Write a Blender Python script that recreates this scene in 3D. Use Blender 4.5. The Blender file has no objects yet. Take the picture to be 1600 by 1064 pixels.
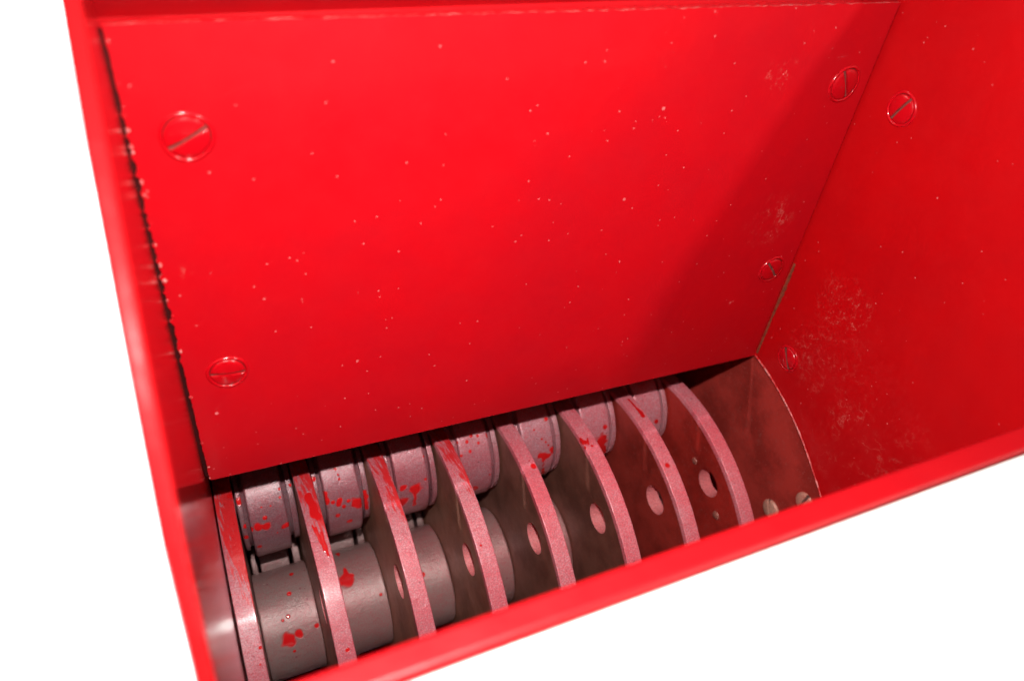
import bpy, bmesh, math, random
import numpy as np
from mathutils import Vector, Matrix

S = 0.4                      # metres per chute width: all numbers below are in chute widths
scene = bpy.context.scene
C = bpy.context.collection

# ------------------------------------------------------------------ camera
cam_data = bpy.data.cameras.new('camera')
cam = bpy.data.objects.new('camera', cam_data); C.objects.link(cam)
rx = Vector((0.91225, -0.39678, 0.10176)); ry = -Vector((-0.19205, -0.63373, -0.74934)); rz = -Vector((0.36181, 0.66404, -0.65432))
m = Matrix((rx, ry, rz)).transposed().to_4x4()
m.translation = Vector((0.04174, -0.76927, 0.2688)) * S
cam.matrix_world = m
cam_data.sensor_width = 36; cam_data.lens = 36 * 1177.13 / 1600
cam_data.clip_start = 0.01; cam_data.clip_end = 60
cam_data.dof.use_dof = True; cam_data.dof.focus_distance = 1.2 * S
cam_data.dof.aperture_fstop = 5.5
scene.camera = cam

# ------------------------------------------------------------------ world, lamps, exposure
world = bpy.data.worlds.new('World'); scene.world = world; world.use_nodes = True
world.node_tree.nodes['Background'].inputs[0].default_value = (0.93, 0.96, 1.0, 1)
world.node_tree.nodes['Background'].inputs[1].default_value = 0.06

def lamp(name, kind, loc, target, power, size, color=(1, 1, 1)):
    l = bpy.data.lights.new(name, kind); l.energy = power; l.color = color
    if kind == 'AREA': l.shape = 'SQUARE'; l.size = size
    else: l.shadow_soft_size = size
    o = bpy.data.objects.new(name, l); C.objects.link(o)
    o.location = Vector(loc) * S
    d = (Vector(target) - Vector(loc)).normalized()
    o.rotation_euler = d.to_track_quat('-Z', 'Y').to_euler()
    return o
fo = lamp('camera_flash', 'SPOT', (0.0807, -0.641, 0.42), (0.80, -0.15, -0.75), 15.0, 0.006, (1.0, 0.97, 0.93))
fo.data.spot_size = math.radians(150); fo.data.spot_blend = 1.0
# a tall window off to the front right: its light is cut by the slanted rim of the right wall
L = Vector((0.65, -1.0, 0.54)).normalized()
wl = lamp('window_light', 'AREA', (0, 0, 0), (0, 0, 1), 23.0, 0.2, (1.0, 0.98, 0.95))
wl.data.shape = 'RECTANGLE'; wl.data.size = 0.2; wl.data.size_y = 0.42
ey = Vector((0, .7, .7)); ey = (ey - L * ey.dot(L)).normalized(); ex = ey.cross(L)
wm = Matrix((ex, ey, L)).transposed().to_4x4(); wm.translation = (Vector((0.5, 0, -0.1)) + L * 6) * S
wl.matrix_world = wm
def spot(name, loc, target, power, angle):
    o = lamp(name, 'SPOT', loc, target, power, 0.05); o.data.spot_size = math.radians(angle); o.data.spot_blend = .5
spot('added_fill_side', (-4.5, 1.5, 3.0), (-1.6, 1.2, -2.2), 1500, 62)  # unseen spot, added to blow out the white floor
spot('added_fill_far', (-4.0, 9.0, 4.0), (-1.8, 6.5, -2.2), 2600, 70)  # second unseen spot, added to whiten the far floor
lamp('added_fill_front', 'AREA', (0.8, -1.7, -1.9), (0.8, -.53, -.7), 60, 0.5)  # unseen uplighter, added to blow out the white casing

scene.view_settings.view_transform = 'Standard'; scene.view_settings.look = 'None'
scene.view_settings.exposure = 0; scene.view_settings.gamma = 1
scene.render.engine = 'CYCLES'

random.seed(4); rng = np.random.default_rng(7)

# ------------------------------------------------------------------ materials
def mat(name):
    mt = bpy.data.materials.new(name); mt.use_nodes = True
    nt = mt.node_tree; return mt, nt, nt.nodes['Principled BSDF']
def N(nt, t, **k):
    n = nt.nodes.new(t)
    for a, v in k.items(): setattr(n, a, v)
    return n
def coord(nt):
    tc = N(nt, 'ShaderNodeTexCoord'); mp = N(nt, 'ShaderNodeMapping')
    mp.inputs['Scale'].default_value = (1 / S,) * 3
    nt.links.new(tc.outputs['Object'], mp.inputs['Vector']); return mp.outputs[0]
def noise(nt, v, scale, detail=4, rough=.6):
    n = N(nt, 'ShaderNodeTexNoise'); n.inputs['Scale'].default_value = scale
    n.inputs['Detail'].default_value = detail; n.inputs['Roughness'].default_value = rough
    nt.links.new(v, n.inputs['Vector']); return n.outputs['Fac']
def ramp(nt, fac, a, b, ca=(0, 0, 0, 1), cb=(1, 1, 1, 1)):
    r = N(nt, 'ShaderNodeValToRGB'); r.color_ramp.elements[0].position = a; r.color_ramp.elements[1].position = b
    r.color_ramp.elements[0].color = ca; r.color_ramp.elements[1].color = cb
    nt.links.new(fac, r.inputs[0]); return r.outputs[0]
def mix(nt, fac, a, b):
    n = N(nt, 'ShaderNodeMix', data_type='RGBA')
    for s, x in ((n.inputs[0], fac), (n.inputs[6], a), (n.inputs[7], b)):
        if hasattr(x, 'links') or hasattr(x, 'is_output'): nt.links.new(x, s)
        else: s.default_value = x
    return n.outputs[2]
def math_(nt, op, a, b=0.5, clamp=False):
    n = N(nt, 'ShaderNodeMath', operation=op); n.use_clamp = clamp
    for s, x in ((n.inputs[0], a), (n.inputs[1], b)):
        if hasattr(x, 'is_output'): nt.links.new(x, s)
        else: s.default_value = x
    return n.outputs[0]
def bump(nt, h, dist, strength=1.0, normal=None):
    b = N(nt, 'ShaderNodeBump'); b.inputs['Distance'].default_value = dist * S; b.inputs['Strength'].default_value = strength
    nt.links.new(h, b.inputs['Height'])
    if normal is not None: nt.links.new(normal, b.inputs['Normal'])
    return b.outputs[0]
def sphere_mask(nt, v, c, r, soft=.5):
    d = N(nt, 'ShaderNodeVectorMath', operation='DISTANCE'); d.inputs[1].default_value = c
    nt.links.new(v, d.inputs[0])
    return ramp(nt, d.outputs['Value'], r * (1 - soft), r, (1, 1, 1, 1), (0, 0, 0, 1))
def specks(nt, v, scale, thresh, size):
    """sparse little dust specks: one per voronoi cell, only in a few cells"""
    w = N(nt, 'ShaderNodeTexVoronoi'); w.inputs['Scale'].default_value = scale; nt.links.new(v, w.inputs['Vector'])
    sep = N(nt, 'ShaderNodeSeparateColor'); nt.links.new(w.outputs['Color'], sep.inputs[0])
    on = math_(nt, 'GREATER_THAN', sep.outputs[0], thresh)
    rad = math_(nt, 'MULTIPLY', sep.outputs[1], size)
    dot = math_(nt, 'LESS_THAN', w.outputs['Distance'], rad)
    return math_(nt, 'MULTIPLY', on, dot)

RED = (0.49, 0.0020, 0.0065, 1)
def red_paint(name, rough=.3, base=RED, dust=.965, smudges=(), coat=0.12, speck=True):
    mt, nt, p = mat(name); v = coord(nt)
    n1 = noise(nt, v, 7, 3); n2 = noise(nt, v, 160, 3)
    col = mix(nt, ramp(nt, n1, .35, .7), base, (base[0] * .9, base[1] * 1.2, base[2] * 1.2, 1))
    if speck:
        s1 = specks(nt, v, 36, dust, .085); s2 = specks(nt, v, 110, dust - .06, .13)
        s = math_(nt, 'MAXIMUM', s1, s2)
        col = mix(nt, math_(nt, 'MULTIPLY', s, math_(nt, 'MULTIPLY', noise(nt, v, 14, 2), .75)), col, (.85, .34, .34, 1))
    mask = None
    for (c, r, amt, sc) in smudges:
        iso = math_(nt, 'ABSOLUTE', math_(nt, 'SUBTRACT', noise(nt, v, sc, 3, .6), .5))
        lines = ramp(nt, iso, 0, .028, (1, 1, 1, 1), (0, 0, 0, 1))
        n = math_(nt, 'MULTIPLY', lines, ramp(nt, noise(nt, v, sc * .55, 5, .7), .50, .62))
        n = math_(nt, 'MAXIMUM', n, math_(nt, 'MULTIPLY', ramp(nt, noise(nt, v, sc * 1.6, 8, .8), .56, .75), .45))
        k = math_(nt, 'MULTIPLY', math_(nt, 'MULTIPLY', n, sphere_mask(nt, v, c, r, .8)), amt)
        mask = k if mask is None else math_(nt, 'MAXIMUM', mask, k)
    if mask is not None: col = mix(nt, mask, col, (.62, .26, .22, 1))
    nt.links.new(col, p.inputs['Base Color'])
    rr = math_(nt, 'ADD', math_(nt, 'MULTIPLY', noise(nt, v, 22, 5), .18), rough - .09)
    if mask is not None: rr = math_(nt, 'ADD', rr, math_(nt, 'MULTIPLY', mask, .3))
    nt.links.new(rr, p.inputs['Roughness'])
    h = math_(nt, 'ADD', math_(nt, 'MULTIPLY', n2, .12), noise(nt, v, 30, 2))
    if speck: h = math_(nt, 'ADD', h, math_(nt, 'MULTIPLY', s, .8))
    nt.links.new(bump(nt, h, .0016, .35), p.inputs['Normal'])
    p.inputs['Coat Weight'].default_value = coat; p.inputs['Coat Roughness'].default_value = .12; p.inputs['Specular IOR Level'].default_value = .32
    return mt

M_panel = red_paint('red_paint_panel', .38, dust=.80, smudges=[((.91, 0, -.345), .06, .5, 60), ((.82, 0, -.097), .03, .9, 50), ((.028, 0, -.274), .012, .7, 50)])
M_side = red_paint('red_paint_side_plate', .42, base=(.43, .0008, .0025, 1), dust=1.02,
                   smudges=[((1.0, -.135, -.455), .07, .6, 80), ((1.0, -.09, -.43), .03, .6, 60), ((1.0, -.11, -.56), .08, .4, 70), ((1.0, -.25, -.62), .16, .3, 45)])
M_gloss = red_paint('glossy_red_paint', .2, base=(.44, .006, .008, 1), dust=.994, coat=.5)
M_rim = red_paint('red_paint_edge', .45, base=(.42, .0018, .005, 1), coat=0.0, speck=False)  # same red paint, base darkened to offset the nearby flash

def worn_lit_edge():
    mt, nt, p = mat('worn_highlight_edge'); v = coord(nt)
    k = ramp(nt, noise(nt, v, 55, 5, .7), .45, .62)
    nt.links.new(mix(nt, k, RED, (.72, .30, .28, 1)), p.inputs['Base Color']); p.inputs['Roughness'].default_value = .35  # pale tint also paints in the highlight along worn edges
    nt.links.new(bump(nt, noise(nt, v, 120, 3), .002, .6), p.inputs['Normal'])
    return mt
M_worn_lit = worn_lit_edge()

def steel_overspray(name, grey=(.36, .30, .31, 1), pink=(.50, .10, .12, 1), amount=.5, rough=.42, coat=0.0, metal=.35, coat_rough=.2, tinted=True, grainy=.24):
    """bare steel dusted with fine red overspray; the mesh attribute 'paint' holds the real drips and drops"""
    mt, nt, p = mat(name); v = coord(nt)
    oi = N(nt, 'ShaderNodeObjectInfo')
    fine = noise(nt, v, 420, 3, .8); mid = noise(nt, v, 60, 5, .7); big = noise(nt, v, 9, 4)
    f = math_(nt, 'ADD', math_(nt, 'MULTIPLY', fine, 3.0), math_(nt, 'MULTIPLY', mid, .7))
    f = math_(nt, 'ADD', f, math_(nt, 'MULTIPLY', big, 1.1))
    f = math_(nt, 'SUBTRACT', f, 2.4 - amount, True)
    col = mix(nt, f, grey, pink)
    at = N(nt, 'ShaderNodeAttribute', attribute_name='paint')
    fac = at.outputs['Fac']
    full = ramp(nt, fac, .45, .62)
    sm = N(nt, 'ShaderNodeAttribute', attribute_name='smear').outputs['Fac']
    ru = N(nt, 'ShaderNodeAttribute', attribute_name='rimuv').outputs['Vector']
    brush = noise(nt, ru, 1.0, 6, .62)
    sk = math_(nt, 'ADD', sm, math_(nt, 'MULTIPLY', math_(nt, 'SUBTRACT', brush, .5), 1.7))
    streak = ramp(nt, sk, .40, .58)
    hasmist = ramp(nt, sm, .02, .10)
    k = math_(nt, 'MAXIMUM', full, math_(nt, 'MULTIPLY', math_(nt, 'MULTIPLY', streak, hasmist), .92))
    grain = ramp(nt, noise(nt, v, 430, 2, .6), .36, .64, (1 - grainy, 1 - grainy * 1.1, 1 - grainy * 1.05, 1), (1 + grainy * .3,) * 3 + (1,))
    gm = N(nt, 'ShaderNodeVectorMath', operation='MULTIPLY'); nt.links.new(col, gm.inputs[0]); nt.links.new(grain, gm.inputs[1]); col = gm.outputs[0]
    dark = specks(nt, v, 130, .93, .30)
    col = mix(nt, math_(nt, 'MULTIPLY', dark, .6), col, (.22, .02, .04, 1))
    tint = N(nt, 'ShaderNodeVectorMath', operation='MULTIPLY'); nt.links.new(col, tint.inputs[0]); nt.links.new(oi.outputs['Color'], tint.inputs[1])
    col = mix(nt, k, tint.outputs[0] if tinted else col, (.55, .008, .010, 1))
    nt.links.new(col, p.inputs['Base Color'])
    r = math_(nt, 'ADD', math_(nt, 'MULTIPLY', mid, .25), rough - .12)
    r = math_(nt, 'SUBTRACT', r, math_(nt, 'MULTIPLY', full, .22))
    nt.links.new(r, p.inputs['Roughness'])
    nt.links.new(math_(nt, 'MULTIPLY', math_(nt, 'SUBTRACT', 1.0, k), metal), p.inputs['Metallic'])
    p.inputs['Coat Weight'].default_value = coat; p.inputs['Coat Roughness'].default_value = coat_rough
    hb = math_(nt, 'ADD', math_(nt, 'MULTIPLY', fine, .35), mid)
    hb = math_(nt, 'MULTIPLY', hb, math_(nt, 'SUBTRACT', 1.15, full))
    nt.links.new(bump(nt, hb, .0020, .7), p.inputs['Normal'])
    return mt
M_rimsteel = steel_overspray('disc_rim_steel', (.66, .42, .46, 1), (.70, .12, .16, 1), .75, .38, metal=.08, coat=.35)
M_rimwet = steel_overspray('wet_disc_rim_steel', (.66, .42, .46, 1), (.70, .12, .16, 1), .75, .30, metal=.08, coat=1.0, coat_rough=.09)
M_bore = steel_overspray('bored_hole_steel', (.62, .27, .27, 1), (.62, .14, .15, 1), .6, .45, metal=.1, tinted=False)
M_roller = steel_overspray('roller_steel', (.52, .38, .42, 1), (.60, .12, .16, 1), .62, .36, metal=.2, coat=.3, coat_rough=.34)
M_hub = steel_overspray('spacer_steel', (.32, .23, .215, 1), (.42, .11, .12, 1), .40, .36, metal=.25, grainy=.03, coat=.12, coat_rough=.4)
M_washer = steel_overspray('washer_steel', (.48, .34, .37, 1), (.58, .12, .16, 1), .5, .30, metal=.2)

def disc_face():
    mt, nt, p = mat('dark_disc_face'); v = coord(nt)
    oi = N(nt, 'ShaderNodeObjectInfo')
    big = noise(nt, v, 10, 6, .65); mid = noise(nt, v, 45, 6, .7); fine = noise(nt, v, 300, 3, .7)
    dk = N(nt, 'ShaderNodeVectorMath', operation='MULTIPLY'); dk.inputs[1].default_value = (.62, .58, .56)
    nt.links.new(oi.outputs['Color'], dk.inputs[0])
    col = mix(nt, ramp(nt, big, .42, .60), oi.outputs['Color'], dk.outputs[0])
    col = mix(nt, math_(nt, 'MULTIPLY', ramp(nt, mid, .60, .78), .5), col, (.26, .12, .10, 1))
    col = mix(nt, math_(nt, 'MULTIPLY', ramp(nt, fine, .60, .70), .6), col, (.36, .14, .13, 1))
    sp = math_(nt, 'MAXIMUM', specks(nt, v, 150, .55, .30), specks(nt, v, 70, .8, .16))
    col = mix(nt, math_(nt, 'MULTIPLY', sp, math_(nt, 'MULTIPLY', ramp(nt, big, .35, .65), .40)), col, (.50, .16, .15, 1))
    nt.links.new(col, p.inputs['Base Color'])
    nt.links.new(math_(nt, 'ADD', math_(nt, 'MULTIPLY', mid, .3), .28), p.inputs['Roughness'])
    p.inputs['Metallic'].default_value = .25
    nt.links.new(bump(nt, math_(nt, 'ADD', big, math_(nt, 'MULTIPLY', fine, .3)), .002, .4), p.inputs['Normal'])
    return mt
M_face = disc_face()

def plain(name, c, rough=.5, metal=0.0, sc=40, var=.35, spec=.5):
    mt, nt, p = mat(name); v = coord(nt)
    k = noise(nt, v, sc, 5, .65)
    nt.links.new(mix(nt, k, (c[0] * (1 - var), c[1] * (1 - var), c[2] * (1 - var), 1), (c[0] * (1 + var), c[1] * (1 + var), c[2] * (1 + var), 1)), p.inputs['Base Color'])
    p.inputs['Roughness'].default_value = rough; p.inputs['Metallic'].default_value = metal; p.inputs['Specular IOR Level'].default_value = spec
    nt.links.new(bump(nt, k, .001, .5), p.inputs['Normal'])
    return mt
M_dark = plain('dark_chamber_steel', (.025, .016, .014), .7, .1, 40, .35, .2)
M_slot = plain('bare_screw_slot', (.17, .045, .038), .7, 0, 160, .8, .2)
M_slot_bolt = plain('bolt_slot_steel', (.16, .08, .07), .6, .2, 120)
M_bolt = steel_overspray('bolt_steel', (.62, .36, .27, 1), (.55, .18, .14, 1), .45, .4, metal=.1)
M_seam = plain('dirty_seam_filler', (.19, .036, .02), .9, 0, 90, .8, .05)
M_gap_shade = plain('painted_gap_shade', (.035, .004, .004), .8, 0, 60, .6, .1)  # shade of the corner gap, put into the colour
M_screw = red_paint('red_paint_screw', .2, speck=False, coat=1.0)
M_floor = plain('white_floor', (.86, .86, .85), .6, 0, 3, .02)
M_casing = plain('white_enamel_casing', (.84, .83, .80), .4, 0, 5, .02)
M_groove_shade = plain('groove_shade_ring', (.07, .008, .008), .45, 0, 90)  # shade of the groove round each screw, painted dark

# ------------------------------------------------------------------ helpers
def obj(name, verts, faces, mats, parent=None, mi=None, smooth=False, bevel=0, attr=None, color=None):
    me = bpy.data.meshes.new(name)
    me.from_pydata([tuple(float(c) * S for c in v) for v in verts], [], faces); me.update()
    for mm in (mats if isinstance(mats, (list, tuple)) else [mats]): me.materials.append(mm)
    if mi is not None: me.polygons.foreach_set('material_index', mi)
    if smooth: me.polygons.foreach_set('use_smooth', [True] * len(me.polygons))
    if attr is not None:
        a = me.attributes.new('paint', 'FLOAT', 'POINT'); a.data.foreach_set('value', np.asarray(attr, dtype=np.float32))
    o = bpy.data.objects.new(name, me); C.objects.link(o)
    if parent is not None: o.parent = parent
    if color is not None: o.color = color
    if bevel:
        b = o.modifiers.new('bevel', 'BEVEL'); b.width = bevel * S; b.segments = 3; b.limit_method = 'ANGLE'; b.angle_limit = math.radians(50)
        b.harden_normals = False
    return o
def thing(name, label, cat, loc=(0, 0, 0)):
    o = bpy.data.objects.new(name, None); C.objects.link(o); o.location = [c * S for c in loc]
    o['label'] = label; o['category'] = cat; o.empty_display_size = .05
    return o
def slab_x(name, yz, x0, x1, m, parent, bevel=0, shear=None):
    """outline in the yz plane (ccw), given thickness along x"""
    n = len(yz); f = shear or (lambda z: 0)
    v = [(x0 + f(z), y, z) for y, z in yz] + [(x1 + f(z), y, z) for y, z in yz]
    fs = [tuple(range(n)), tuple(range(2 * n - 1, n - 1, -1))] + [(i, i + n, (i + 1) % n + n, (i + 1) % n) for i in range(n)]
    o = obj(name, v, fs, m, parent, bevel=bevel)
    bm = bmesh.new(); bm.from_mesh(o.data); bmesh.ops.recalc_face_normals(bm, faces=bm.faces); bm.to_mesh(o.data); bm.free()
    return o
def box(name, a, b, m, parent, bevel=0):
    x0, y0, z0 = a; x1, y1, z1 = b
    v = [(x, y, z) for x in (x0, x1) for y in (y0, y1) for z in (z0, z1)]
    fs = [(0, 1, 3, 2), (4, 6, 7, 5), (0, 4, 5, 1), (2, 3, 7, 6), (0, 2, 6, 4), (1, 5, 7, 3)]
    return obj(name, v, fs, m, parent, bevel=bevel)

def paint_value(P, splats):
    """coverage at each surface point from drips and drops given as capsules; ragged outlines"""
    a = np.zeros(len(P))
    wob = .16 * (np.sin(P[:, 0] * 310 + P[:, 2] * 170) + np.sin(P[:, 2] * 390 - P[:, 0] * 230 + P[:, 1] * 200))
    for (p0, p1, r) in splats:
        p0 = np.array(p0); p1 = np.array(p1); d = p1 - p0; L2 = max(d @ d, 1e-12)
        t = np.clip(((P - p0) @ d) / L2, 0, 1)
        dist = np.linalg.norm(P - (p0 + t[:, None] * d), axis=1)
        r = r * (1.3 if L2 < 1e-9 else 1.05)
        k = 1 - (dist / r) * (1 + wob * (.6 if L2 < 1e-9 else 1.0)) * .5
        a = np.maximum(a, np.clip(k, 0, 1))
    return a
def revolve(name, prof, cy, cz, m, parent, splats=(), dense=(-10, 150), nd=420, nc=40, lift=.0006, smear=None, seg_pts=None, color=None):
    """prof: (x, radius) points swept about an axis along x; finely divided where the chute mouth shows it"""
    a0, a1 = dense
    ang = np.concatenate([np.linspace(a0, a1, nd, endpoint=False), np.linspace(a1, a0 + 360, nc, endpoint=False)])
    pr = np.array(prof); na = len(ang); npf = len(pr)
    A = np.radians(ang)[:, None]; X = np.repeat(pr[None, :, 0], na, 0); Rr = np.repeat(pr[None, :, 1], na, 0)
    P = np.stack([X, cy - Rr * np.cos(A), cz + Rr * np.sin(A)], -1).reshape(-1, 3)
    att = paint_value(P, splats) if len(splats) else np.zeros(len(P))
    smv = smear(P, np.repeat(ang, npf)) if smear is not None else None
    h = np.clip((att - .5) * 6, 0, 1) * lift
    nrm = np.stack([np.zeros_like(X), -np.cos(A) + 0 * X, np.sin(A) + 0 * X], -1).reshape(-1, 3)
    P = P + nrm * h[:, None]
    idx = np.arange(na * npf).reshape(na, npf)
    nx = np.roll(idx, -1, 0)
    F = np.stack([idx[:, :-1], idx[:, 1:], nx[:, 1:], nx[:, :-1]], -1).reshape(-1, 4)
    o = obj(name, P.tolist(), F.tolist(), m, parent, smooth=True, attr=att, color=color)
    if smv is not None:
        o.data.attributes.new('smear', 'FLOAT', 'POINT').data.foreach_set('value', smv.astype(np.float32))
        uvv = np.stack([(P[:, 0] - prof[0][0]) * 300 + np.repeat(ang, npf) * .18, np.repeat(ang, npf) * .22, np.full(len(P), prof[0][0] * 30)], -1)
        o.data.attributes.new('rimuv', 'FLOAT_VECTOR', 'POINT').data.foreach_set('vector', uvv.astype(np.float32).ravel())
    return o
def barrel(x0, x1, r, n, e):
    """profile of a turned ring with rounded edges; closed down to 0.3 r on both faces"""
    p = [(x0, r * .3), (x0, r - e)]
    for k in range(1, 5):
        t = k / 4 * math.pi / 2; p.append((x0 + e * (1 - math.cos(t)), r - e + e * math.sin(t)))
    for k in range(1, n): p.append((x0 + e + (x1 - x0 - 2 * e) * k / n, r))
    for k in range(0, 4):
        t = k / 4 * math.pi / 2; p.append((x1 - e + e * math.sin(t), r - e + e * math.cos(t)))
    p += [(x1, r - e), (x1, r * .3)]
    return p
def screw(origin, normal, up, angle, r, parent, name='screw', m=None, mslot=None, h=.0028, w=.0042, ring=True):
    """slotted flush head: two half heads with the slot between, painted groove shade ring behind"""
    n = Vector(normal); u = Vector(up); s = n.cross(u)
    u, s = (u * math.cos(angle) + s * math.sin(angle)), (s * math.cos(angle) - u * math.sin(angle))
    o0 = Vector(origin)
    def pt(a, b, c): return tuple(o0 + u * a + s * b + n * c)
    V = []; F = []; DOME = []
    for sg in (1, -1):
        a0 = math.asin(w / 2 / r); k = 28
        arc = [(r * math.cos(a0 + (math.pi - 2 * a0) * i / k), sg * r * math.sin(a0 + (math.pi - 2 * a0) * i / k)) for i in range(k + 1)]
        lo = len(V); V += [pt(a, b, .0002) for a, b in arc]; V += [pt(a, b, h * .55) for a, b in arc]
        V += [pt(a * .94, w / 2 * sg + (b - w / 2 * sg) * .93, h) for a, b in arc]
        n1 = k + 1
        for lay in (0, 1):
            for i in range(n1):
                j = (i + 1) % n1; q = (lo + lay * n1 + i, lo + lay * n1 + j, lo + (lay + 1) * n1 + j, lo + (lay + 1) * n1 + i)
                F.append(q if sg > 0 else q[::-1])
        rings = (.8, .55, .3, .08)
        for q_ in rings:
            V += [pt(a * .94 * q_, w / 2 * sg + (b - w / 2 * sg) * .93 * q_, h + .0022 * (1 - q_ * q_)) for a, b in arc]
        for lay in range(2, 2 + len(rings)):
            for i in range(k):
                q = (lo + lay * n1 + i, lo + lay * n1 + i + 1, lo + (lay + 1) * n1 + i + 1, lo + (lay + 1) * n1 + i)
                F.append(q if sg > 0 else q[::-1]); DOME.append(len(F) - 1)
            q = (lo + lay * n1 + k, lo + lay * n1, lo + (lay + 1) * n1, lo + (lay + 1) * n1 + k); F.append(q if sg > 0 else q[::-1])
        top = tuple(range(lo + (2 + len(rings)) * n1, lo + (3 + len(rings)) * n1)); F.append(top if sg > 0 else top[::-1]); DOME.append(len(F) - 1)
    head = obj(name, V, F, m or M_screw, parent)
    bm = bmesh.new(); bm.from_mesh(head.data); bmesh.ops.recalc_face_normals(bm, faces=bm.faces); bm.to_mesh(head.data); bm.free()
    for fi in DOME: head.data.polygons[fi].use_smooth = True
    k = 48
    def annulus(nm, r0, r1, c, mm):
        v = [pt(r0 * math.cos(2 * math.pi * i / k), r0 * math.sin(2 * math.pi * i / k), c) for i in range(k)] + \
            [pt(r1 * math.cos(2 * math.pi * i / k), r1 * math.sin(2 * math.pi * i / k), c) for i in range(k)]
        return v, [(i, (i + 1) % k, (i + 1) % k + k, i + k) for i in range(k)]
    # slot floor
    hw = w / 2 * .98; ra = r * .97
    v = [pt(-ra, -hw, .0009), pt(ra, -hw, .0009), pt(ra, hw, .0009), pt(-ra, hw, .0009), pt(-ra, -hw, .0003), pt(ra, -hw, .0003), pt(ra, hw, .0003), pt(-ra, hw, .0003)]
    obj('slot', v, [(0, 1, 2, 3), (0, 4, 5, 1), (1, 5, 6, 2), (2, 6, 7, 3), (3, 7, 4, 0)], mslot or M_slot, head)
    if ring:
        # thick paint meniscus: groove shade painted as a dark ring next to the head, then a soft raised lip
        v, f = annulus('', r * .99, r * 1.085, .0004, None)
        obj('groove_shade', v, f, M_groove_shade, head)
        V = []; F = []; g = 6
        for i in range(k):
            t = 2 * math.pi * i / k; wob = 1 + .02 * math.sin(3 * t + angle * 5)
            for j in range(g + 1):
                q = math.pi * j / g; rr = r * 1.125 * wob + .0024 * math.cos(q) * -1; V.append(pt(rr * math.cos(t), rr * math.sin(t), .0001 + .0022 * math.sin(q)))
        for i in range(k):
            for j in range(g):
                a = i * (g + 1) + j; b = ((i + 1) % k) * (g + 1) + j; F.append((a, b, b + 1, a + 1))
        o = obj('paint_lip', V, F, m or M_screw, head, smooth=True)
        bm = bmesh.new(); bm.from_mesh(o.data); bmesh.ops.recalc_face_normals(bm, faces=bm.faces); bm.to_mesh(o.data); bm.free()
    return head

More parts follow.
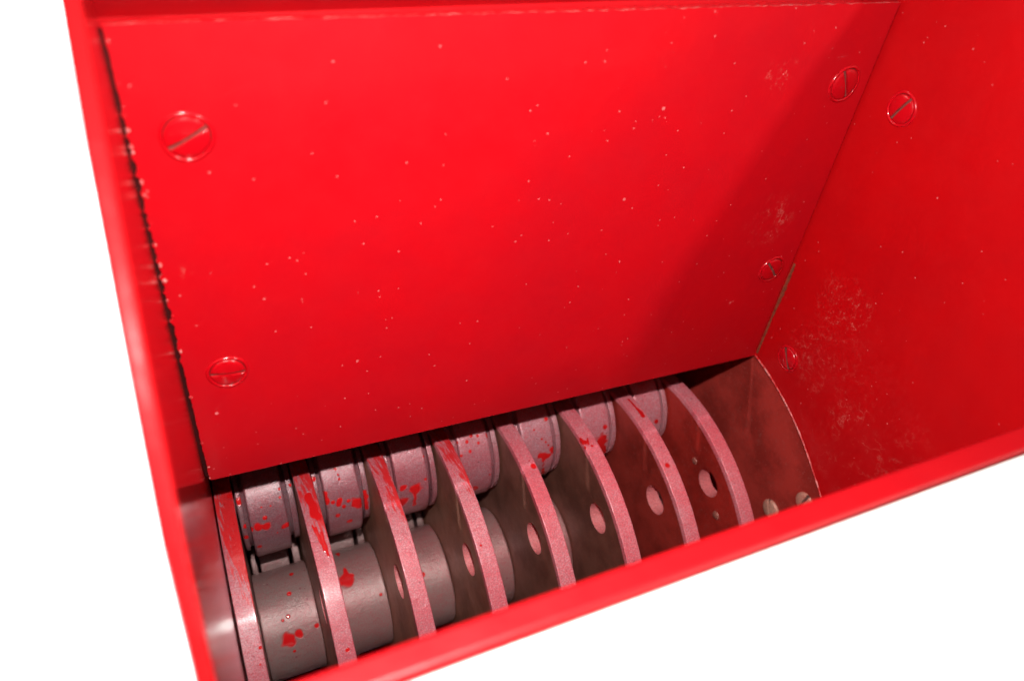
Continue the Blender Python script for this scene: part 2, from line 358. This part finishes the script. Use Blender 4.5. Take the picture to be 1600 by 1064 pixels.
# paint drops and drips on the rotor: (surface, number, end, end, radius)
SPL=[
  ('roller', 0, (0.0638, 0.0541, -0.8338), (0.0638, 0.0541, -0.8338), 0.003),
  ('roller', 0, (0.0501, 0.0483, -0.8459), (0.0501, 0.0483, -0.8459), 0.0059),
  ('roller', 0, (0.064, 0.0472, -0.8485), (0.064, 0.0472, -0.8485), 0.0059),
  ('roller', 0, (0.0962, 0.0445, -0.8568), (0.0923, 0.0443, -0.8574), 0.0055),
  ('roller', 0, (0.0385, 0.0478, -0.8471), (0.0385, 0.0478, -0.8471), 0.0042),
  ('roller', 0, (0.0468, 0.0405, -0.89), (0.0468, 0.0405, -0.89), 0.0035),
  ('roller', 0, (0.0572, 0.049, -0.8443), (0.0572, 0.049, -0.8443), 0.0017),
  ('roller', 0, (0.0961, 0.0814, -0.8023), (0.0961, 0.0814, -0.8023), 0.0021),
  ('roller', 0, (0.094, 0.071, -0.8115), (0.094, 0.071, -0.8115), 0.0017),
  ('roller', 0, (0.0619, 0.0656, -0.8174), (0.0619, 0.0656, -0.8174), 0.0013),
  ('roller', 0, (0.0767, 0.0643, -0.819), (0.0767, 0.0643, -0.819), 0.0013),
  ('roller', 0, (0.0793, 0.0421, -0.8671), (0.0793, 0.0421, -0.8671), 0.0013),
  ('washer', 0, (0.0299, 0.0881, -0.8159), (0.0299, 0.0881, -0.8159), 0.0055),
  ('washer', 0, (0.0315, 0.0618, -0.852), (0.0315, 0.0618, -0.852), 0.0039),
  ('washer', 0, (0.0292, 0.0559, -0.8752), (0.0292, 0.0559, -0.8752), 0.0035),
  ('washer', 0, (0.1151, 0.0922, -0.8127), (0.1151, 0.0922, -0.8127), 0.0021),
  ('roller', 1, (0.1658, 0.0616, -0.8224), (0.1663, 0.0534, -0.8352), 0.0072),
  ('roller', 1, (0.1787, 0.052, -0.8377), (0.1787, 0.052, -0.8377), 0.0034),
  ('roller', 1, (0.1909, 0.052, -0.8377), (0.1869, 0.0487, -0.845), 0.0047),
  ('roller', 1, (0.1962, 0.0462, -0.8514), (0.1962, 0.0462, -0.8514), 0.003),
  ('roller', 1, (0.2053, 0.0496, -0.8429), (0.2053, 0.0496, -0.8429), 0.003),
  ('roller', 1, (0.2198, 0.0463, -0.8512), (0.2198, 0.0463, -0.8512), 0.0094),
  ('roller', 1, (0.1831, 0.0423, -0.8661), (0.1831, 0.0423, -0.8661), 0.0034),
  ('roller', 1, (0.204, 0.0405, -0.89), (0.204, 0.0405, -0.89), 0.0044),
  ('roller', 1, (0.1939, 0.0893, -0.7967), (0.1939, 0.0893, -0.7967), 0.0025),
  ('roller', 1, (0.1967, 0.0747, -0.808), (0.1967, 0.0747, -0.808), 0.0017),
  ('roller', 1, (0.1963, 0.0804, -0.8031), (0.1963, 0.0804, -0.8031), 0.0013),
  ('washer', 1, (0.2355, 0.0625, -0.8502), (0.2369, 0.0553, -0.8827), 0.006),
  ('washer', 1, (0.1548, 0.092, -0.8128), (0.1548, 0.092, -0.8128), 0.0034),
  ('roller', 2, (0.3052, 0.0482, -0.8461), (0.3052, 0.0482, -0.8461), 0.0054),
  ('roller', 2, (0.3271, 0.045, -0.8551), (0.3271, 0.045, -0.8551), 0.0091),
  ('roller', 2, (0.3261, 0.0443, -0.8573), (0.3247, 0.0408, -0.8958), 0.0036),
  ('roller', 2, (0.3009, 0.0407, -0.8777), (0.3009, 0.0407, -0.8777), 0.0091),
  ('roller', 2, (0.3479, 0.0501, -0.8417), (0.3479, 0.0501, -0.8417), 0.0023),
  ('roller', 2, (0.3522, 0.0753, -0.8074), (0.3522, 0.0753, -0.8074), 0.0018),
  ('roller', 3, (0.4176, 0.082, -0.8019), (0.4176, 0.082, -0.8019), 0.0036),
  ('roller', 3, (0.4384, 0.0797, -0.8036), (0.4384, 0.0797, -0.8036), 0.0027),
  ('roller', 3, (0.4399, 0.0662, -0.8166), (0.4399, 0.0662, -0.8166), 0.0027),
  ('roller', 3, (0.4214, 0.0639, -0.8194), (0.4214, 0.0639, -0.8194), 0.0023),
  ('roller', 3, (0.4593, 0.0741, -0.8085), (0.4593, 0.0741, -0.8085), 0.0023),
  ('roller', 3, (0.4819, 0.0816, -0.8022), (0.4819, 0.0816, -0.8022), 0.0041),
  ('roller', 3, (0.4608, 0.0846, -0.7999), (0.4608, 0.0846, -0.7999), 0.0027),
  ('roller', 3, (0.4481, 0.0871, -0.7981), (0.4481, 0.0871, -0.7981), 0.0027),
  ('roller', 3, (0.4464, 0.0411, -0.8986), (0.4464, 0.0411, -0.8986), 0.0057),
  ('roller', 3, (0.475, 0.0417, -0.8693), (0.475, 0.0417, -0.8693), 0.0014),
  ('roller', 4, (0.604, 0.0836, -0.8007), (0.604, 0.0836, -0.8007), 0.0038),
  ('roller', 4, (0.5746, 0.0725, -0.8101), (0.5746, 0.0725, -0.8101), 0.0019),
  ('roller', 4, (0.5871, 0.0588, -0.8263), (0.5871, 0.0588, -0.8263), 0.0019),
  ('roller', 4, (0.5949, 0.0546, -0.8331), (0.5949, 0.0546, -0.8331), 0.0019),
  ('roller', 4, (0.6, 0.0509, -0.8401), (0.6, 0.0509, -0.8401), 0.0019),
  ('roller', 4, (0.581, 0.0443, -0.8573), (0.598, 0.0431, -0.8624), 0.0067),
  ('roller', 4, (0.5874, 0.0434, -0.8609), (0.5948, 0.0447, -0.9159), 0.0043),
  ('roller', 4, (0.61, 0.046, -0.852), (0.61, 0.046, -0.852), 0.0062),
  ('roller', 5, (0.7277, 0.0535, -0.8349), (0.7277, 0.0535, -0.8349), 0.0044),
  ('roller', 5, (0.7201, 0.0441, -0.8583), (0.7193, 0.0408, -0.8766), 0.0109),
  ('roller', 5, (0.7243, 0.0406, -0.8797), (0.7351, 0.0429, -0.909), 0.0075),
  ('roller', 5, (0.7474, 0.0614, -0.8226), (0.7474, 0.0614, -0.8226), 0.002),
  ('roller', 6, (0.8507, 0.0459, -0.8523), (0.8507, 0.0459, -0.8523), 0.0044),
  ('rim', 0, (0.018, 0.0771, -0.7823), (0.018, 0.0771, -0.7823), 0.0054),
  ('rim', 0, (0.0222, 0.0392, -0.7777), (0.0137, -0.0844, -0.7928), 0.0053),
  ('rim', 0, (0.0092, 0.049, -0.7785), (0.005, -0.018, -0.7789), 0.0024),
  ('rim', 0, (0.0124, -0.0554, -0.7851), (0.0075, -0.0993, -0.7979), 0.0062),
  ('rim', 0, (-0.0087, -0.0071, -0.778), (-0.0076, -0.0179, -0.7789), 0.0024),
  ('rim', 0, (0.016, 0.0083, -0.7772), (0.0084, -0.039, -0.7819), 0.0036),
  ('rim', 0, (0.0012, -0.0519, -0.7843), (0.0009, -0.1071, -0.8009), 0.0035),
  ('rim', 0, (0.0243, -0.0736, -0.7896), (0.0216, -0.1068, -0.8008), 0.0027),
  ('rim', 0, (0.0116, -0.1198, -0.8063), (0.0193, -0.1226, -0.8076), 0.0027),
  ('rim', 0, (0.0181, -0.1708, -0.8345), (0.0181, -0.1708, -0.8345), 0.0023),
  ('rim', 0, (-0.0076, -0.0948, -0.7963), (-0.0076, -0.0948, -0.7963), 0.0015),
  ('rim', 0, (0.0134, -0.1893, -0.8478), (0.0134, -0.1893, -0.8478), 0.0012),
  ('rim', 0, (0.0071, 0.0604, -0.7797), (0.0071, 0.0604, -0.7797), 0.0012),
  ('rim', 1, (0.1348, 0.0313, -0.7773), (0.1422, -0.0119, -0.7783), 0.0069),
  ('rim', 1, (0.1383, 0.0126, -0.7771), (0.1375, -0.0081, -0.778), 0.0072),
  ('rim', 1, (0.1341, -0.0309, -0.7806), (0.1389, -0.072, -0.7892), 0.002),
  ('rim', 1, (0.1298, -0.0253, -0.7798), (0.1364, -0.0598, -0.7861), 0.0016),
  ('rim', 1, (0.1408, -0.0413, -0.7822), (0.1422, -0.0804, -0.7916), 0.002),
  ('rim', 1, (0.1517, 0.0752, -0.7819), (0.1517, 0.0752, -0.7819), 0.0025),
  ('rim', 1, (0.1377, -0.2054, -0.8611), (0.1377, -0.2054, -0.8611), 0.0027),
  ('rim', 2, (0.2678, 0.0637, -0.7802), (0.2652, 0.0192, -0.777), 0.0021),
  ('rim', 2, (0.2634, 0.0199, -0.777), (0.2655, -0.0465, -0.7832), 0.0041),
  ('rim', 2, (0.2631, -0.0284, -0.7802), (0.269, -0.08, -0.7915), 0.0036),
  ('rim', 2, (0.2571, -0.0219, -0.7794), (0.2619, -0.0454, -0.783), 0.0028),
  ('rim', 2, (0.2668, -0.087, -0.7937), (0.2658, -0.0905, -0.7948), 0.0039),
  ('rim', 3, (0.3941, 0.062, -0.7799), (0.3942, 0.0349, -0.7775), 0.0035),
  ('rim', 3, (0.3843, 0.0205, -0.7771), (0.3887, -0.0287, -0.7803), 0.0039),
  ('rim', 3, (0.384, -0.0173, -0.7789), (0.3922, -0.0669, -0.7878), 0.0038),
  ('rim', 3, (0.3848, -0.0513, -0.7842), (0.3859, -0.078, -0.7909), 0.0051),
  ('rim', 3, (0.3905, 0.0127, -0.7771), (0.3899, -0.0435, -0.7826), 0.0026),
  ('rim', 3, (0.3828, -0.1322, -0.8121), (0.3828, -0.1322, -0.8121), 0.0017),
  ('rim', 4, (0.5227, -0.0304, -0.7805), (0.5227, -0.0304, -0.7805), 0.0044),
  ('rim', 4, (0.5196, -0.0168, -0.7788), (0.5196, -0.0168, -0.7788), 0.0013),
  ('rim', 5, (0.6311, -0.0031, -0.7777), (0.6351, -0.0102, -0.7782), 0.0064),
  ('rim', 5, (0.631, -0.0214, -0.7793), (0.631, -0.0214, -0.7793), 0.0032),
  ('rim', 5, (0.6469, -0.0223, -0.7794), (0.6469, -0.0223, -0.7794), 0.0023),
  ('rim', 5, (0.6277, 0.0305, -0.7773), (0.6272, 0.0145, -0.7771), 0.0014),
  ('rim', 5, (0.6461, -0.0037, -0.7777), (0.642, -0.0169, -0.7788), 0.0014),
  ('rim', 6, (0.7754, 0.0637, -0.7802), (0.7774, 0.032, -0.7773), 0.0025),
  ('rim', 6, (0.7774, 0.032, -0.7773), (0.7782, 0.0114, -0.7771), 0.0045),
  ('rim', 6, (0.7703, -0.0974, -0.7972), (0.7703, -0.0974, -0.7972), 0.0043),
  ('rim', 6, (0.7575, -0.0499, -0.7839), (0.7575, -0.0499, -0.7839), 0.0012),
  ('rim', 7, (0.9161, 0.0238, -0.7771), (0.9154, 0.0191, -0.777), 0.0043),
  ('hub', 0, (0.0913, 0.0536, -1.0223), (0.0913, 0.0536, -1.0223), 0.0033),
  ('hub', 0, (0.0793, 0.0112, -1.0159), (0.0793, 0.0112, -1.0159), 0.0037),
  ('hub', 0, (0.0626, -0.0577, -1.0502), (0.0626, -0.0577, -1.0502), 0.0106),
  ('hub', 0, (0.0812, -0.054, -1.0461), (0.0812, -0.054, -1.0461), 0.006),
  ('hub', 0, (0.1136, -0.0515, -1.0436), (0.1136, -0.0515, -1.0436), 0.0037),
  ('hub', 0, (0.0677, -0.0708, -1.0694), (0.0677, -0.0708, -1.0694), 0.0023),
  ('hub', 0, (0.0592, -0.0296, -1.0277), (0.0592, -0.0296, -1.0277), 0.0023),
  ('hub', 0, (0.0691, -0.0259, -1.0258), (0.0691, -0.0259, -1.0258), 0.0027),
  ('hub', 1, (0.1838, 0.0762, -1.0345), (0.1843, 0.0156, -1.0157), 0.0038),
  ('hub', 1, (0.1827, 0.004, -1.0167), (0.1827, 0.004, -1.0167), 0.0116),
  ('hub', 1, (0.1758, -0.0007, -1.0174), (0.1938, 0.0098, -1.016), 0.0055),
  ('hub', 1, (0.1653, -0.0113, -1.02), (0.1653, -0.0113, -1.02), 0.0037),
  ('hub', 1, (0.2364, -0.0372, -1.0322), (0.2364, -0.0372, -1.0322), 0.0023),
  ('hub', 2, (0.322, -0.0284, -1.0271), (0.322, -0.0284, -1.0271), 0.0042),
]
YC, ZC, RD = 0.0178, -1.1157, 0.3387           # rotor axis and disc radius
XS = [-0.0072, 0.1206, 0.2482, 0.3737, 0.5004, 0.6321, 0.7589, 0.8841]; TH = 0.0289
PITCH = 0.2632

# ================================================================== the setting
fl = obj('floor', [(-40, -40, -2.2), (40, -40, -2.2), (40, 40, -2.2), (-40, 40, -2.2)], [(0, 1, 2, 3)], M_floor)
fl['kind'] = 'structure'

# ================================================================== hopper
hop = thing('shredder_hopper', 'red painted steel hopper chute with slotted screws, open above the disc rotor', 'hopper', (0, 0, 0))
mouth = [(.014, .12), (-.07, .107), (-.141, .0735), (-.2417, .012), (-.3446, -.074), (-.4007, -.125), (-.445, -.168), (-.4682, -.2225), (-.487, -.268), (-.5, -.29)]
tilt = lambda z: .002 + .0142 * z
outer = mouth + [(-.527, -.30), (-.527, -1.75), (.65, -1.75), (.65, -.60), (.042, -.60), (.042, .12)]
slab_x('left_wall', outer, -.014, 0.0, [M_gloss], hop, bevel=.004, shear=tilt)
slab_x('right_wall', outer, 1.018, 1.045, [M_rim], hop, bevel=.004)
box('front_wall', (-.004, -.527, -1.74), (1.017, -.5, -.287), M_rim, hop, bevel=.005)
box('casing_front', (-.01, -.545, -1.75), (3.2, -.5285, -.292), M_casing, hop, bevel=.003)
# back wall: sheet behind the liner, its top folded slightly forward
def sheet(name, prof, x0, x1, t, m, parent, nx=1, bevel=0):
    n = len(prof); V = []; 
    for x in (x0, x1):
        V += [(x, y, z) for y, z in prof] + [(x, y + t, z) for y, z in prof]
    F = []
    for i in range(n - 1):
        F += [(i, i + 1, 2 * n + i + 1, 2 * n + i), (n + i, 3 * n + i, 3 * n + i + 1, n + i + 1)]
        F += [(i, n + i, n + i + 1, i + 1), (2 * n + i, 2 * n + i + 1, 3 * n + i + 1, 3 * n + i)]
    F += [(0, 2 * n, 3 * n, n), (n - 1, 2 * n - 1, 4 * n - 1, 3 * n - 1)]
    o = obj(name, V, F, m, parent, bevel=bevel)
    bm = bmesh.new(); bm.from_mesh(o.data); bmesh.ops.recalc_face_normals(bm, faces=bm.faces); bm.to_mesh(o.data); bm.free()
    return o
sheet('back_wall', [(.0135, -.61), (.0135, .004), (.003, .016), (-.012, .034), (-.016, .05), (-.008, .062), (.012, .075), (.012, .12)], -.009, 1.017, .026, M_rim, hop)
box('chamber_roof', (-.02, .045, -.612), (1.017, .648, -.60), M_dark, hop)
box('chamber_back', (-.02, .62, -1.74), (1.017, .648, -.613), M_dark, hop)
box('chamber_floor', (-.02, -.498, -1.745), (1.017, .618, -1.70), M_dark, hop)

# back liner plate with ragged left and top edges and a worn chamfer
def liner():
    out = []
    nL = 150
    for k in range(nL):                       # left edge, top to bottom
        t = k / nL; x = .0047 + (-.0018 - .0047) * t; z = .0035 + (-.6429 - .0035) * t
        j = random.uniform(-.0012, .0016) if .2 < t < .62 else random.uniform(-.0005, .0007)
        if .12 < t < .66 and k % 5 == 0: j -= .0018
        out.append((x + .0004 + j, z))
    for k in range(41):                       # bottom edge
        t = k / 40; out.append((-.0018 + 1.0111 * t + (.002 if k == 0 else 0), -.6429 + (-.6682 + .6429) * t))
    for k in range(1, 40):                    # right edge
        t = k / 40; out.append((1.0093 - .0042 * t - .011, -.6682 + .661 * t))
    for k in range(120):                      # top edge, right to left
        t = k / 119; out.append((.995 + (.0047 + .002 - .995) * t, -.0065 + .0100 * t + random.uniform(-.0007, .0007)))
    return out
def plate_y(name, out, y0, y1, ch, mats, parent):
    n = len(out); cx = sum(p[0] for p in out) / n; cz = sum(p[1] for p in out) / n
    V = []
    for (x, z) in out:
        ix = ch if x < cx - .45 else (-ch if x > cx + .45 else 0); iz = -ch if z > cz + .28 else (ch if z < cz - .28 else 0)
        V.append((x + ix, y0, z + iz))
    V += [(x, y0 + ch * .8, z) for x, z in out] + [(x, y1, z) for x, z in out]
    F = [tuple(range(n))]; mi = [0]
    for lay in (0, 1):
        for i in range(n):
            j = (i + 1) % n; F.append((lay * n + i, lay * n + n + i, lay * n + n + j, lay * n + j)); mi.append(1 if lay == 0 else 0)
    F.append(tuple(range(3 * n - 1, 2 * n - 1, -1))); mi.append(0)
    o = obj(name, V, F, mats, parent, mi=mi)
    bm = bmesh.new(); bm.from_mesh(o.data); bmesh.ops.recalc_face_normals(bm, faces=bm.faces); bm.to_mesh(o.data); bm.free()
    return o
back = plate_y('liner_plate', liner(), 0, .011, .0022, [M_panel, M_worn_lit], hop)
R_ = math.radians
nY = (0, -1, 0)
screw((.0572, 0, -.1105), nY, (1, 0, 0), R_(28), .0225, back)
screw((.0512, 0, -.4385), nY, (1, 0, 0), R_(-6), .0215, back)
screw((.9473, 0, -.1187), nY, (1, 0, 0), R_(-62), .0225, back)
screw((.9505, 0, -.4499), nY, (1, 0, 0), R_(-50), .0215, back)

box('corner_gap_shade', (-.006, .004, -.636), (.0065, .0128, -.004), M_gap_shade, hop)  # dark strip painting the shade in the gap beside the liner
def blobs(name, pts, m, parent):
    bm = bmesh.new()
    for (x, y, z, r) in pts:
        g = bmesh.ops.create_icosphere(bm, subdivisions=2, radius=r * S, matrix=Matrix.Translation(Vector((x, y, z)) * S) @ Matrix.Diagonal((random.uniform(.7, 1.2), .5, random.uniform(.7, 1.6), 1)))
    me = bpy.data.meshes.new(name); bm.to_mesh(me); bm.free(); me.materials.append(m)
    for p_ in me.polygons: p_.use_smooth = True
    o = bpy.data.objects.new(name, me); C.objects.link(o); o.parent = parent; return o
for b_ in [(.0058 - .0065 * (-z) / .64 + random.uniform(-.001, .002), .0004, z, random.uniform(.0012, .0026)) for z in
      (-.012, -.052, -.075, -.083, -.098, -.116, -.122, -.148, -.156, -.172, -.205, -.233, -.26, -.282, -.31, -.335, -.39, -.47, -.56, -.612, -.628, -.636)]:
    blobs('paint_burr', [b_], M_worn_lit, back)

# right liner plate with the round cut-out over the rotor
arc = []
for a in np.linspace(91.5, 0, 70):
    r = .4535 - .024 * min(1, (91.5 - a) / 35); arc.append((YC - r * math.cos(R_(a)), ZC + r * math.sin(R_(a))))
side_out = [(.0125, -.662)] + [p for p in arc if p[0] < .010] + [(-.412, -1.5), (-.498, -1.5), (-.498, -.30), (-.484, -.268), (-.465, -.2225), (-.44, -.168), (-.395, -.125), (-.34, -.074), (-.2400, .012), (-.139, .071), (-.07, .104), (.0125, .118)]
side = slab_x('side_liner_plate', side_out, 1.0, 1.0095, [M_side], hop, bevel=.0012)
nX = (-1, 0, 0)
screw((1.0, -.0682, -.1304), nX, (0, -1, 0), R_(64), .0205, side)
screw((1.0, -.0710, -.6113), nX, (0, -1, 0), R_(-52), .0205, side, w=.0075)

# dark end plate of the cutting chamber, seen through the cut-out, with its bolts
disc = [(YC - .56 * math.cos(R_(a)), ZC + .56 * math.sin(R_(a))) for a in range(-60, 241, 4)]
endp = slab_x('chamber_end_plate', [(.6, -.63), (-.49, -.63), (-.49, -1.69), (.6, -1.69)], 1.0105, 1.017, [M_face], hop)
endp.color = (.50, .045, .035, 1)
screw((1.0105, -.1787, -.935), nX, (0, -1, 0), R_(-55), .021, endp, 'bolt_head', M_bolt, M_slot_bolt, .005, .007, ring=False)
screw((1.0105, -.2339, -.8432), nX, (0, -1, 0), R_(88), .021, endp, 'bolt_head', M_bolt, M_slot_bolt, .005, .006, ring=False)

# burr along the cut-out's edge, its bright highlight painted in pale
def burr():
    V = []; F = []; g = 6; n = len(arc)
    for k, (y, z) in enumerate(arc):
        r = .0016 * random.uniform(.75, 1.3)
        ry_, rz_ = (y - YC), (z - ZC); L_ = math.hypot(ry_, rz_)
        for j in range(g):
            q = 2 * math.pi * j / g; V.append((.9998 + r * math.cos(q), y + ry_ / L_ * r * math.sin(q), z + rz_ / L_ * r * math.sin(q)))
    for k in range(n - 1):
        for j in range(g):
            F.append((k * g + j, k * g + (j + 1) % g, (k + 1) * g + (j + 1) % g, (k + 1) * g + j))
    return obj('burr_highlight', V, F, M_worn_lit, side, smooth=True)
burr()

# dirty seam filler low in the corner between the two liner plates
def seam():
    V = []; F = []; n = 60
    for k in range(n):
        t = k / (n - 1); z = -.445 - .212 * t; w = .55 * (.0075 * math.sin(math.pi * min(1, t * 1.4 + .12)) ** .6 if t < .6 else .0045) * random.uniform(.75, 1.25)
        V += [(1.0 - w * .55, -.0004, z), (.9988, -.0022 - w * .25, z), (.9994, -.002 - w * 1.15, z)]
    for k in range(n - 1):
        a = 3 * k; F += [(a, a + 3, a + 4, a + 1), (a + 1, a + 4, a + 5, a + 2)]
    return obj('seam_filler', V, F, M_seam, hop)
seam()

# ================================================================== rotor
rot = thing('shredder_rotor', 'rotor of eight dark steel discs with paint spattered rollers between them under the hopper', 'rotor', (0, YC, ZC))
def at_rotor(o): o.location = (0, -YC * S, -ZC * S)
FACE = [(.34,.15,.12),(.48,.24,.17),(.46,.21,.145),(.36,.155,.105),(.25,.10,.072),(.24,.085,.06),(.38,.035,.025),(.46,.028,.02)]  # face colour per disc: overspray, with some reflected colour painted in
def disc_plate(x0, x1, color):
    cu = bpy.data.curves.new('disc', 'CURVE'); cu.dimensions = '2D'; cu.fill_mode = 'BOTH'; cu.extrude = (x1 - x0) / 2 * S
    def circle(cx, cy, r, n):
        sp = cu.splines.new('POLY'); sp.points.add(n - 1); sp.use_cyclic_u = True
        for i in range(n):
            a = 2 * math.pi * i / n; sp.points[i].co = ((cx + r * math.cos(a)) * S, (cy + r * math.sin(a)) * S, 0, 1)
    circle(0, 0, RD - .0025, 240); circle(0, 0, .05, 48)
    for k in range(6):                                   # bored pin holes on the pitch circle, and small dimples' places left solid
        a = R_(61.4 + 60 * k)
        circle(-PITCH * math.cos(a), PITCH * math.sin(a), .029 if k in (0, 3) else .024, 48)
    tmp = bpy.data.objects.new('tmp', cu); C.objects.link(tmp)
    me = bpy.data.meshes.new_from_object(tmp); bpy.data.objects.remove(tmp); bpy.data.curves.remove(cu)
    # curve plane (u, v) -> (y, z), curve normal -> x
    for v in me.vertices:
        u, w, t = v.co; v.co = (t + (x0 + x1) / 2 * S, u + YC * S, w + ZC * S)
    me.materials.clear(); me.materials.append(M_face); me.materials.append(M_bore); me.update()
    bm = bmesh.new(); bm.from_mesh(me); bmesh.ops.recalc_face_normals(bm, faces=bm.faces)
    for f in bm.faces: f.material_index = 0 if abs(f.normal.x) > .5 else 1
    bm.to_mesh(me); bm.free()
    o = bpy.data.objects.new('disc', me); C.objects.link(o); o.parent = rot; o.color = color + (1,)
    return o
SMEAR = {0: (.70, 60), 1: (.54, 66), 2: (.52, 64), 3: (.54, 68), 4: (.36, 84), 5: (.38, 82), 6: (.35, 88), 7: (.0, 90)}
def smear_fn(i):
    amt, lo = SMEAR[i]
    def f(P, ang):
        u = (P[:, 0] - XS[i]) / TH                    # dragged paint, heavier towards the right edge of each rim
        k = np.clip((ang - lo + 7 * (u - .5)) / 22, 0, 1)
        return np.clip(k * amt * (.72 + .5 * u), 0, 1)
    return f
def disc_tint(i, a=.44):  # tint multiplier: darker grey at left, lighter and pinker towards the right
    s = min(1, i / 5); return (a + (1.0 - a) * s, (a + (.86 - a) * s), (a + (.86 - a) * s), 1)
discs = []
for i, x0 in enumerate(XS):
    d = disc_plate(x0 + .0012, x0 + TH - .0012, FACE[i]); at_rotor(d); discs.append(d)
    sp = [(a, b, r) for (k, j, a, b, r) in SPL if k == 'rim' and j == i and not (i in (0, 2, 3) and a != b)]
    prof = [(x0, RD * .965)] + barrel(x0, x0 + TH, RD, 22, .0016)[1:-1] + [(x0 + TH, RD * .965)]
    rim = revolve('rim', prof, YC, ZC, M_rimwet if i == 0 else M_rimsteel, d, sp, dense=(10, 112), nd=620, nc=90, smear=smear_fn(i), color=disc_tint(i, .62))
def dimple(x, y, z, r, parent, m):
    V = []; F = []; k = 20; g = 5
    for j in range(g + 1):
        q = math.pi / 2 * j / g
        for i in range(k):
            t = 2 * math.pi * i / k; V.append((x - .004 * math.cos(q) , y + r * math.sin(q) * math.cos(t), z + r * math.sin(q) * math.sin(t)))
    for j in range(g):
        for i in range(k):
            F.append((j * k + i, j * k + (i + 1) % k, (j + 1) * k + (i + 1) % k, (j + 1) * k + i))
    return obj('rivet', V, F, m, parent, smooth=True, color=(.55, .38, .38, 1))
dimple(XS[7] + .0010, -.0571, -.8746, .0075, discs[7], M_bolt)
dimple(XS[7] + .0010, -.1569, -.9274, .009, discs[7], M_bolt)

def pin_centre(a): return YC - PITCH * math.cos(R_(a)), ZC + PITCH * math.sin(R_(a))
RR = .106
for i in range(7):
    x0 = XS[i] + TH; g = XS[i + 1] - x0
    sp = [(a, b, r) for (k, j, a, b, r) in SPL if k == 'hub' and j == i]
    h = revolve('spacer', barrel(x0 - .0003, XS[i + 1] + .0003, .100, 60, .003), YC, ZC, M_hub, rot, sp, dense=(-20, 150), nd=260, nc=30, color=disc_tint(i, .85)); at_rotor(h)
    for a in (119.2, 179.2, 299.2, 359.2):
        cy, cz = pin_centre(a); front = a < 150
        sp = [(p, q, r) for (k, j, p, q, r) in SPL if k == 'roller' and j == i] if front else []
        sw = [(p, q, r) for (k, j, p, q, r) in SPL if k == 'washer' and j == i] if front else []
        ro = revolve('roller', barrel(x0 + .17 * g, x0 + .80 * g, RR, 90 if front else 6, .004), cy, cz, M_roller, rot, sp, dense=(-25, 120), nd=420 if front else 60, nc=40, lift=.0008, color=disc_tint(i))
        at_rotor(ro)
        revolve('sleeve', [(x0 + .002, .03), (x0 + .002, RR * (.80 if i < 3 else .88)), (XS[i + 1] - .002, RR * (.80 if i < 3 else .88)), (XS[i + 1] - .002, .03)], cy, cz, M_washer, ro, dense=(-25, 120), nd=60, nc=30, color=disc_tint(i))
        revolve('washer', barrel(x0 + .03 * g, x0 + .11 * g, RR * (.86 if i < 2 else .93), 14, .0015), cy, cz, M_washer, ro, sw, dense=(-25, 120), nd=200 if front else 50, nc=30, color=disc_tint(i))
        revolve('washer', barrel(x0 + .87 * g, x0 + .97 * g, RR * (.86 if i < 2 else .96), 14, .0015), cy, cz, M_washer, ro, sw, dense=(-25, 120), nd=200 if front else 50, nc=30, color=disc_tint(i))
for i in range(7):
    x0 = XS[i] + TH; g = XS[i + 1] - x0
    for k, (u0, u1, r_) in enumerate(((.20, .74, .062), (.04, .15, .056), (.82, .96, .056))):
        kb = revolve('root_block', barrel(x0 + u0 * g, x0 + u1 * g, r_, 20, .002), .150, -1.100, M_hub, rot, dense=(-20, 150), nd=90, nc=30, color=(.5, .5, .5, 1)); at_rotor(kb)
for a in (119.2, 179.2, 299.2, 359.2):
    cy, cz = pin_centre(a)
    p = revolve('pin', [(.0, .0), (.0, .0235), (.925, .0235), (.925, .0)], cy, cz, M_washer, rot, dense=(0, 120), nd=24, nc=24); at_rotor(p)
s = revolve('shaft', [(-.012, 0), (-.012, .0495), (1.009, .0495), (1.009, 0)], YC, ZC, M_washer, rot, dense=(0, 120), nd=24, nc=24); at_rotor(s)
